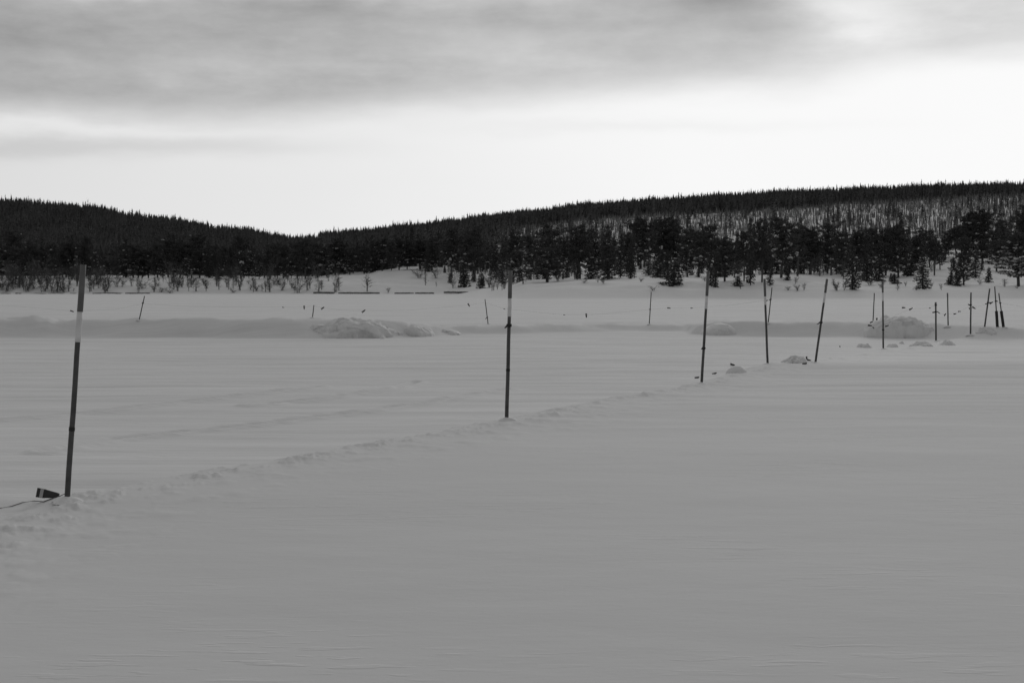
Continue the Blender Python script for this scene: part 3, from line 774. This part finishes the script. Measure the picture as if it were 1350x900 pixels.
for a, b, d0, d1, n, hr, what in ZONES:
    for i in range(n):
        px = a + (b - a) * (i + zr.uniform(.1, .9)) / n; D = zr.uniform(d0, d1) if i % 2 else d0 + (d1 - d0) * zr.uniform(0, .3)
        x = (px - 675) / 1875 * D; p = Vector((x, D, h1(x, D) - .1))
        if zr.random() < .8:
            m_ = zr.choice([PINES[q_] for q_ in (0, 2, 4, 5, 6, 1)]); H_ = zr.uniform(*hr) * zr.choice([.6, .78, .95, 1, 1.15])
            put_tree('pine_tree', m_, p, H_, 12, H_ / 12 * zr.uniform(1.05, 1.5), zr.uniform(0, 6.28), 'dark pine packed into the forest edge ' + what, 'pine', 'pines packed into the forest edge ' + what)
        else:
            m_ = zr.choice(SPRUCES); H_ = zr.uniform(*hr)
            put_tree('spruce_tree', m_, p, H_, 10, H_ / 10 * zr.uniform(.95, 1.2), zr.uniform(0, 6.28), 'dark spruce packed into the forest edge ' + what, 'spruce', 'spruces packed into the forest edge ' + what)

UZ = [(640, 760, 262, 300, 12, 'on the crest right of the second near pole'), (760, 900, 262, 330, 12, 'round the open snow gap'),
      (900, 1100, 262, 300, 26, 'at the crest between the third and fifth near poles'), (1100, 1240, 255, 330, 16, 'round the lone skirted spruce'),
      (1240, 1400, 290, 360, 15, 'above the three leaning poles'), (560, 650, 362, 400, 10, 'right of the bare snow slope')]
for a, b, d0, d1, n, what in UZ:
    for i in range(n):
        px = a + (b - a) * (i + zr.uniform(.05, .95)) / n; D = zr.uniform(d0, d1); x = (px - 675) / 1875 * D; p = Vector((x, D, h1(x, D) - .05))
        if zr.random() < .5:
            H_ = zr.uniform(1.5, 4.5); put_tree('young_spruce', zr.choice(SMALLS), p, H_, 4, H_ / 4 * zr.uniform(.9, 1.3), zr.uniform(0, 6.28), 'little young spruce among the undergrowth ' + what, 'young spruce', 'young spruces ' + what)
        else:
            H_ = zr.uniform(2, 5.5); put_tree('bare_shrub', zr.choice(BARES), p, H_, 5, H_ / 5 * zr.uniform(.8, 1.3), zr.uniform(0, 6.28), 'leafless brush among the undergrowth ' + what, 'shrub', 'leafless brush ' + what)

# ------------------------------------------------------------------ the far forest, one mass
def far_forest():
    rs = np.random.RandomState(8)
    protos = []
    for k in range(10):
        r = np.random.RandomState(100 + k); tri = []
        slim = r.uniform(.75, 1.25)
        for i in range(54):
            f = (i + r.uniform()) / 54; zc = .06 + .94 * f; w_ = .19 * slim * ((1 - f) ** .7) * r.uniform(.6, 1.35) + .012
            a = r.uniform(0, 6.28); c, s_ = math.cos(a), math.sin(a)
            zt = zc + r.uniform(.02, .07); zb = zc - r.uniform(.03, .08)
            tri.append([(-.25 * w_ * c, -.25 * w_ * s_, zt), (w_ * c, w_ * s_, zb), (-.5 * w_ * s_, .5 * w_ * c, zb + .015)])
        tri.append([(-.012, 0, -.05), (.012, 0, -.05), (0, 0, 1)]); tri.append([(0, -.012, -.05), (0, .012, -.05), (0, 0, 1)])
        protos.append(np.array(tri).reshape(-1, 3))
    spindly = []
    for k in range(5):                                      # bare thin saplings
        r = np.random.RandomState(200 + k); tri = []
        for i in range(16):
            z0 = r.uniform(.1, .8); a = r.uniform(0, 6.28); l = r.uniform(.05, .13)
            tri.append([(0, 0, z0), (0, 0, z0 + .035), (math.cos(a) * l, math.sin(a) * l, z0 + r.uniform(.08, .2))])
        tri.append([(-.016, 0, -.05), (.016, 0, -.05), (0, 0, 1)]); tri.append([(0, -.016, -.05), (0, .016, -.05), (0, 0, 1)])
        spindly.append(np.array(tri).reshape(-1, 3))
    VV = []; MI = []
    def sow(n, p0, p1, d0, d1, hr, cond, kinds=protos, mi=0, wmul=1.0):
        px = rs.uniform(p0, p1, n); D = np.sqrt(rs.uniform(d0 ** 2, d1 ** 2, n)); ok = cond(px, D, rs.uniform(size=n)); px = px[ok]; D = D[ok]
        x = (px - 675) / 1875 * D; z = height(x, D)
        hh = rs.uniform(hr[0], hr[1], len(x)) * (1 + .12 * rs.normal(size=len(x))); k = rs.randint(0, len(kinds), len(x)); ro = rs.uniform(0, 6.28, len(x))
        for q in range(len(kinds)):
            m = k == q; P = kinds[q]; c, s_ = np.cos(ro[m]), np.sin(ro[m]); H_ = hh[m]; ww = H_ * wmul * rs.uniform(.8, 1.2, m.sum())
            vx = (P[None, :, 0] * c[:, None] - P[None, :, 1] * s_[:, None]) * ww[:, None] + x[m][:, None]
            vy = (P[None, :, 0] * s_[:, None] + P[None, :, 1] * c[:, None]) * ww[:, None] + D[m][:, None]
            vz = P[None, :, 2] * H_[:, None] + z[m][:, None]
            VV.append(np.stack([vx, vy, vz], -1).reshape(-1, 3)); MI.append(np.full(m.sum() * len(P) // 3, mi))
    def clearing(px, D):
        """1 inside the felled belt on the right hill"""
        lo = 400 + 40 * pn(px / 70, D * 0, 61); hi = np.interp(px, [400, 560, 700, 860, 1000, 1350, 1700], [900, 960, 960, 985, 1010, 1180, 1200]) + 25 * pn(px / 30, D * 0, 62)
        return sstep(500, 700, px + 60 * pn(px / 40, D / 60, 64)) * (.955 + .04 * sstep(-.2, .3, pn(px / 38, D / 70, 65))) * sstep(lo - 30, lo + 30, D) * (1 - sstep(hi - 22, hi + 20, D + 40 * pn(px / 25, D / 40, 67)))
    # left hill and everything dense
    sow(15000, -150, 480, 440, 1120, (6.8, 9.2), lambda p, d, u: u < .95)
    sow(32000, 420, 1550, 420, 1330, (7.5, 11.5), lambda p, d, u: u > clearing(p, d) + 0.02)
    # ridge band
    sow(6000, 420, 1550, 1130, 1300, (8, 11.5), lambda p, d, u: clearing(p, d) < .2)
    # belt of felled ground: scattered young trees, some of them snowy
    sow(8500, 430, 1550, 400, 1200, (1.4, 3.8), lambda p, d, u: (clearing(p, d) > .2) & (u < .55 + .9 * fbm(p / 22, d / 45, 68, 3)), protos, 0, 1.1)
    sow(700, 430, 1550, 400, 1160, (4.0, 7), lambda p, d, u: (clearing(p, d) > .3) & (fbm(p / 60, d / 40, 66, 2) > 0))
    sow(4000, 430, 1550, 400, 1200, (1.6, 3.4), lambda p, d, u: clearing(p, d) > .3, spindly, 1)
    sow(26000, 430, 1550, 400, 1200, (1.6, 4.2), lambda p, d, u: clearing(p, d) > .3, protos, 2, .7)
    # a few pale bare birches standing in the dark woods
    sow(1500, -150, 1550, 450, 1200, (9, 12), lambda p, d, u: fbm(p / 50, d / 60, 69, 2) > .15, spindly, 1, 1.0)
    V = np.concatenate(VV); MI_ = np.concatenate(MI)
    me = mesh_np('forest', V, np.arange(len(V)).reshape(-1, 3), [M_HILLTREE, M_BIRCH, M_FROST], MI_, smooth=False)
    tag(link('forest', me), 'dark conifer forest covering both distant hillsides with a felled belt', 'forest', kind='stuff')
far_forest()

# ------------------------------------------------------------------ marker poles
def pole(px, yb, tx, yt, label, r0=.024, bands=(), tapes=(), knots=(), sleeve=None, base=None, topc=None, name='marker_pole', group='marker poles on the frozen lake', toppale=None):
    """bands etc. are given as picture rows along the pole"""
    p = base or hit(px, yb); D = p.y
    Ht = (yb - yt) / 1875 * D; tilt = math.atan2((tx - px), (yb - yt))
    Ln = Ht / math.cos(tilt)
    root = empty(name, p, (R(rnd.uniform(-1.5, 1.5)), tilt, 0))
    def s(row): return (yb - row) / (yb - yt) * Ln
    m = MB(); k = 9; z = [(-.25) + (Ln + .25) * i / k for i in range(k + 1)]
    wob = [(.0015 * math.sin(i * 1.7 + px), .0015 * math.cos(i * 1.3 + px)) for i in range(k + 1)]
    rad = [r0 * (1.04 - .14 * i / k) for i in range(k + 1)]
    m.tube([(a, b, c) for (a, b), c in zip(wob, z)], rad, 12)
    link('shaft', m.mesh('shaft', M_POLE), root)
    def sleeve_(nm, z0, z1, rr_, mt):
        m = MB(); n = 4; zs = [z0 + (z1 - z0) * i / n for i in range(n + 1)]
        m.tube([(np.interp(q, z, [w_[0] for w_ in wob]), np.interp(q, z, [w_[1] for w_ in wob]), q) for q in zs], rr_, 12)
        return link(nm, m.mesh(nm, mt), root)
    for a, b in bands: sleeve_('pale_band', s(b), s(a), r0 * 1.07, M_PALE)
    if bands: sleeve_('pole_top', s(bands[0][0]) + .001, Ln + .004, r0 * 1.09, M_POLETOP)
    elif topc: sleeve_('pole_top', s(topc), Ln + .004, r0 * 1.1, M_POLETOP)
    for t in tapes: sleeve_('tape', s(t) - .016, s(t) + .016, r0 * 1.12, M_TAPE)
    for t, dx, dy in knots:
        zc = s(t); m = MB()
        for w_ in (-.010, .0, .012):
            n = 14; m.tube([(math.cos(2 * math.pi * i / n) * (r0 + .006), math.sin(2 * math.pi * i / n) * (r0 + .006), zc + w_ + .006 * math.sin(i)) for i in range(n + 1)], .006, 5)
        ex = dx / 1875 * D; ez = -dy / 1875 * D
        m.tube([(0, -r0 - .006, zc), (ex * .4, -r0 - .03, zc + ez * .2 + .01), (ex * .75, -r0 - .03, zc + ez * .8), (ex, -r0 - .02, zc + ez)], [.012, .014, .011, .005], 6)
        link('rope_knot', m.mesh('rope_knot', M_TAPE), root)
    if sleeve:
        sleeve_('lower_sleeve', -.05, s(sleeve), r0 * 2.3, M_SLEEVE)
    # little collar of snow drifted up round the foot
    m = MB(); n = 14; V_ = []; 
    for ri, (rr_, zz_) in enumerate([(r0 * .9, .022), (r0 * 1.9, .018), (r0 * 3.6, .004), (r0 * 6, -.03)]):
        for j in range(n):
            q = 2 * math.pi * j / n; k2 = 1 + .25 * math.sin(3 * q + px) ; V_.append((rr_ * k2 * math.cos(q), rr_ * k2 * math.sin(q), zz_))
    m.add(V_, [(i * n + j, i * n + (j + 1) % n, (i + 1) * n + (j + 1) % n, (i + 1) * n + j) for i in range(3) for j in range(n)])
    link('snow_collar', m.mesh('snow_collar', M_HEAP), root)
    tag(root, label, 'marker pole', group)
    return root
LP = [
 pole(88.5, 658, 111, 349, 'nearest and thickest marker pole, leaning right beside the striped wedge flag', .0225, [(410.5, 450.5)], [565.5]),
 pole(668, 552, 673, 356.5, 'second nearest marker pole, almost upright in the middle with a black knot', .0245, [(393, 417)], [487.5], [(429, -6, 3)]),
 pole(925, 505, 933, 358, 'third nearest marker pole, slightly right leaning with dark scraps at its foot', .0245, [(390, 407)], [], [(459, -4, 1)]),
 pole(1012, 480, 1007, 368, 'fourth near marker pole, the only near one leaning left, crossed by a thinner pole', .025, [(391, 402)], [], []),
 pole(1075, 478, 1089, 368, 'fifth near marker pole, leaning clearly to the right with a black rope tail', .025, [(386, 399)], [], [(425, -6, 3)]),
 pole(1164.5, 460, 1163.3, 372, 'upright near marker pole in front of the broad snow heap', .026, [(386, 397)], [], [(435, -2, 0)]),
 pole(1234, 449.5, 1233.3, 398.5, 'short upright pole with a cluster of flags, right of the broad snow heap', .03, [], [], [(411, 4, 1), (402, -1, 0)], topc=404),
 pole(1279.5, 441, 1279.5, 385.5, 'upright pole with knotted flags left of the three leaning poles', .028, [], [], [(402, -2, -1)]),
]
BANKP = [
 pole(183.5, 422.5, 191, 391, 'thin pole leaning right on the snow bank at the left', .02, [], [], [(400, -1, 1)]),
 pole(412, 418.5, 414, 402, 'shortest thin pole, on the left bank beside the largest heap', .018, base=None),
 pole(643.5, 427.5, 639.5, 394.5, 'thin left leaning pole just left of the second near pole', .019, [], [], [(418.5, -3, 2)]),
 pole(856, 427.5, 858.5, 385, 'thin upright pole on the bank between the second and third near poles', .02, [], [], [(408, -2, 0)]),
 pole(1012.8, 426, 1017.3, 379.5, 'thin right leaning pole crossing behind the fourth near pole', .021, [], [], [(395, -3, 2)]),
 pole(1151, 423.5, 1152.3, 386.5, 'thin upright pole behind the left end of the broad snow heap', .021),
 pole(1250, 430.5, 1248.5, 387, 'thin upright pole between the short pole and the knotted upright pole', .024, topc=392),
 pole(1298, 432.5, 1304, 381.5, 'left of the three poles at the far right, leaning to the right', .028, [], [], [(400, 4, -1)]),
 pole(1315, 431.5, 1310.5, 377.8, 'tallest of the three poles at the far right, with a thick dark lower sleeve', .022, sleeve=410, knots=[(397, 2, 0)]),
 pole(1323, 431.5, 1316, 386.5, 'rightmost pole, left leaning with a thick dark lower sleeve', .022, sleeve=410, knots=[(399.5, 1, 0)]),
]

# ------------------------------------------------------------------ ropes and wedge flags
def rope(pts, label, rad=.0013):
    m = MB(); P = []
    for a, b in zip(pts[:-1], pts[1:]):
        for i in range(6): P.append(a.lerp(b, i / 6))
    P.append(pts[-1]); m.tube(P, rad, 5)
    o = link('rope', m.mesh('rope', M_ROPE)); tag(o, label, 'rope', 'thin ropes strung between the poles'); return o
FL = None
def flag_mesh():
    """tapered plastic wedge, 0.19 m long, with a pale stripe"""
    b = MB(); s = MB()
    def sec(x, hh, t): return [(x, -t, -hh), (x, t, -hh), (x, t, hh), (x, -t, hh)]
    def loft(mb_, secs):
        V_ = [q for s_ in secs for q in s_]; n = len(secs)
        Q = [(i * 4 + j, i * 4 + (j + 1) % 4, (i + 1) * 4 + (j + 1) % 4, (i + 1) * 4 + j) for i in range(n - 1) for j in range(4)] + [(3, 2, 1, 0), ((n - 1) * 4, (n - 1) * 4 + 1, (n - 1) * 4 + 2, (n - 1) * 4 + 3)]
        mb_.add(V_, Q)
    loft(b, [sec(-.097, .036, .020), sec(-.093, .039, .024), sec(-.02, .034, .022), (sec(.085, .021, .012)), sec(.092, .018, .009)])
    loft(s, [sec(-.064, .0398, .0252), sec(-.036, .0378, .0245)])
    return b.mesh('flag_body', M_FLAG, False), s.mesh('stripe', M_STRIPE, False)
FLM = flag_mesh()
def flag(p, roll, yaw, label, s=1.0, pitch=0, stripe=True):
    r_ = empty('wedge_flag', p, (R(pitch), R(roll), R(yaw))); r_.scale = (s, s, s)
    link('flag_body', FLM[0], r_)
    if stripe: link('stripe', FLM[1], r_)
    tag(r_, label, 'rope flag', 'dark wedge flags'); return r_
p1 = LP[0].location
# rope on the snow by the nearest pole
def onsnow(px, py, up_=.006): q = hit(px, py); return Vector((q.x, q.y, q.z + up_))
q0 = [onsnow(-30, 674), onsnow(0, 670.5), onsnow(15, 668), onsnow(30, 663), onsnow(45, 661), onsnow(58, 662), onsnow(68, 659), onsnow(78, 655), onsnow(86, 654, .02)]
m = MB(); m.tube(q0, .0035, 6); o = link('rope', m.mesh('rope', M_ROPE)); tag(o, 'dark rope lying on the snow from the nearest pole to the left edge', 'rope')
pf = hit(64, 658); flag(Vector((pf.x, pf.y, pf.z + .042)), 7, -8, 'largest dark wedge flag with a pale stripe lying beside the nearest pole', 1.0, -12)
# bank ropes with their flags
def bp(px, py, D): return at(px, py, D)
DA, DB, DC, DD, DE = [p_.location.y for p_ in BANKP[:5]]
lerp = lambda a, b, t: a + (b - a) * t
rope([bp(-60, 399, DA + 3), bp(25, 404, DA + 2), bp(95, 410, DA + 1), bp(150, 408, DA), bp(188, 400.5, DA)], 'rope reaching the leaning thin pole from the left edge')
rope([bp(188, 400.5, DA), bp(250, 404, lerp(DA, DB, .3)), bp(330, 405, lerp(DA, DB, .6)), bp(401, 405, DB), bp(413.6, 403, DB)], 'long rope between the leaning thin pole and the shortest pole')
rope([bp(413.6, 403, DB), bp(425, 405.5, DB), bp(450, 408.5, DB), bp(479.5, 410, lerp(DB, DC, .3)), bp(540, 409, lerp(DB, DC, .55)), bp(618, 402, DC), bp(640, 399, DC)], 'sagging rope between the shortest pole and the thin left leaning pole')
rope([bp(640, 399, DC), bp(665, 407, DC), bp(744, 415, lerp(DC, DD, .5)), bp(773, 415.5, lerp(DC, DD, .6)), bp(815, 412, lerp(DC, DD, .8)), bp(856.8, 408, DD)], 'sagging rope from the thin left leaning pole to the thin upright pole')
rope([bp(856.8, 408, DD), bp(882, 406, DD), bp(912, 406, lerp(DD, DE, .4)), bp(965, 402, lerp(DD, DE, .7)), bp(1015.7, 395, DE)], 'rope from the thin upright pole to the pole crossing the fourth near pole')
FG = [(95, 410.2, DA + 1, 20, .9, 'small dark flag on the rope left of the nearest pole top'),
      (373.5, 405.2, DB, 10, .5, 'tiny flag on the rope, first one left of the shortest pole by some distance'),
      (401, 405.3, DB, 88, .85, 'upright hanging dark flag just left of the shortest pole'),
      (425.5, 406, DB, -35, .9, 'dark flag just right of the shortest pole'),
      (479.5, 410, lerp(DB, DC, .3), -38, 1.05, 'slanted dark flag over the right side of the largest heap'),
      (618, 402, DC, 60, .9, 'dark flag left of the thin left leaning pole'),
      (665, 407, DC, 0, .5, 'tiny flag just left of the second near pole'),
      (744, 415, lerp(DC, DD, .5), 0, .5, 'tiny flag halfway between two thin bank poles, beside the upright flag'),
      (773, 416, lerp(DC, DD, .6), 85, 1.1, 'upright hanging dark flag between the second near pole and the thin upright pole'),
      (882, 406, DD, 10, .9, 'dark flag first to the right of the thin upright pole'),
      (912, 406, lerp(DD, DE, .4), 0, .6, 'small dark flag left of the top of the third near pole'),
      (1010, 396.5, DE, -20, .9, 'dark flag on the pole crossing behind the fourth near pole')]
for px, py, D, ro, s_, lb in FG: flag(at(px, py, D), ro, rnd.uniform(-20, 20), lb, s_ * .82, stripe=s_ > .8)
D6, D7, D8 = [LP[i].location.y for i in (5, 6, 7)]; DF, DG, DH, DI, DJ = [p_.location.y for p_ in BANKP[5:]]
rope([bp(1164, 434, D6), bp(1169, 429.5, D6 + .2), bp(1180, 416, lerp(D6, D7, .2)), bp(1201, 407, lerp(D6, D7, .5)), bp(1226, 406, D7), bp(1233.5, 402, D7)], 'rope rising from the upright pole by the broad heap to the short pole')
rope([bp(1233.5, 411, D7), bp(1246, 414.5, lerp(D7, D8, .3)), bp(1262, 412.5, lerp(D7, D8, .6)), bp(1279.5, 403, D8)], 'rope between the short pole and the knotted upright pole')
rope([bp(1279.5, 403, D8), bp(1290, 404, lerp(D8, DH, .5)), bp(1303, 400, DH), bp(1314, 397, DI), bp(1320, 399.5, DJ), bp(1370, 408, DJ)], 'rope along the three leaning poles to the right edge')
FG2 = [(1156, 421.5, DF, 88, 1.0, 'upright dark flag beside the thin pole at the left end of the broad heap'),
       (1149, 424.5, DF - 3, -20, .8, 'upper of the small flags hanging over the left end of the broad heap'),
       (1147, 429, DF - 4, 5, 1.0, 'flat dark flag hanging before the left end of the broad heap'),
       (1151.5, 432, DF - 4, 40, .6, 'lowest small flag before the left end of the broad heap'),
       (1169.5, 429.3, D6, -15, .8, 'dark flag just right of the upright pole by the broad heap'),
       (1191.5, 405.5, lerp(D6, D7, .5), 0, .8, 'flat small flag left of the darker flag above the broad heap'),
       (1201, 407, lerp(D6, D7, .55), -30, .85, 'darker flag hanging above the broad heap'),
       (1226, 406, D7, 0, .5, 'tiny pale looking flag left of the short pole'),
       (1231.5, 411.5, D7, -8, .8, 'left flag of the cluster knotted to the short pole'),
       (1238, 412.5, D7, 35, .5, 'small right flag of the cluster knotted to the short pole'),
       (1246, 414.5, lerp(D7, DG, .5), -50, .7, 'small dark flag against the thin upright pole'),
       (1259, 413.7, lerp(D7, D8, .5), -10, .7, 'lower of two flat flags between the thin and the knotted upright pole'),
       (1265, 410.5, lerp(D7, D8, .7), 0, .65, 'upper of two flat flags between the thin and the knotted upright pole'),
       (1278, 402, D8 - .1, 30, .7, 'flag tied highest on the knotted upright pole'),
       (1284, 405.8, D8, 30, .9, 'flag sticking out to the right of the knotted upright pole'),
       (1278, 406.8, D8 - .1, 80, .5, 'small flag tied lowest on the knotted upright pole'),
       (1307, 399, DH, -30, .9, 'flag sticking out right from the left of the three leaning poles'),
       (1300.5, 400.8, DH, 10, .6, 'small flag at the left of the left one of the three leaning poles'),
       (1313.5, 397, DI, 10, .7, 'flag on the tallest of the three leaning poles')]
for px, py, D, ro, s_, lb in FG2: flag(at(px, py, D), ro, rnd.uniform(-20, 20), lb, s_ * .78, stripe=False)
# flags lying on the snow by the near poles
FG3 = [(919, 497, -12, .95, 'dark scrap flag on the snow just left of the third near pole foot'),
       (942, 491.5, -20, .9, 'dark scrap flag on the snow just right of the third near pole foot'),
       (966, 480.5, 15, 1.0, 'dark scrap flag on top of the rounded snow lump'),
       (1063.5, 472.5, 85, .95, 'upright dark scrap flag on the hummock left of the fifth near pole'),
       (1067, 474.5, 10, .9, 'flat dark scrap flag beside the upright one on the hummock'),
       (1061, 478.5, -15, .95, 'lowest dark scrap flag at the foot of the hummock'),
       (1107.5, 456.3, 50, .7, 'small dark scrap flag alone on the snow right of the fifth near pole')]
for px, py, ro, s_, lb in FG3:
    q = hit(px, py + 1.5); q = at(px, py, q.y); z_ = h1(q.x, q.y) + .012 if px not in (966, 1063.5, 1067) else q.z; flag(Vector((q.x, q.y, z_)), ro, rnd.uniform(-60, 60), lb, s_ * .6, rnd.uniform(-20, 20), stripe=False)
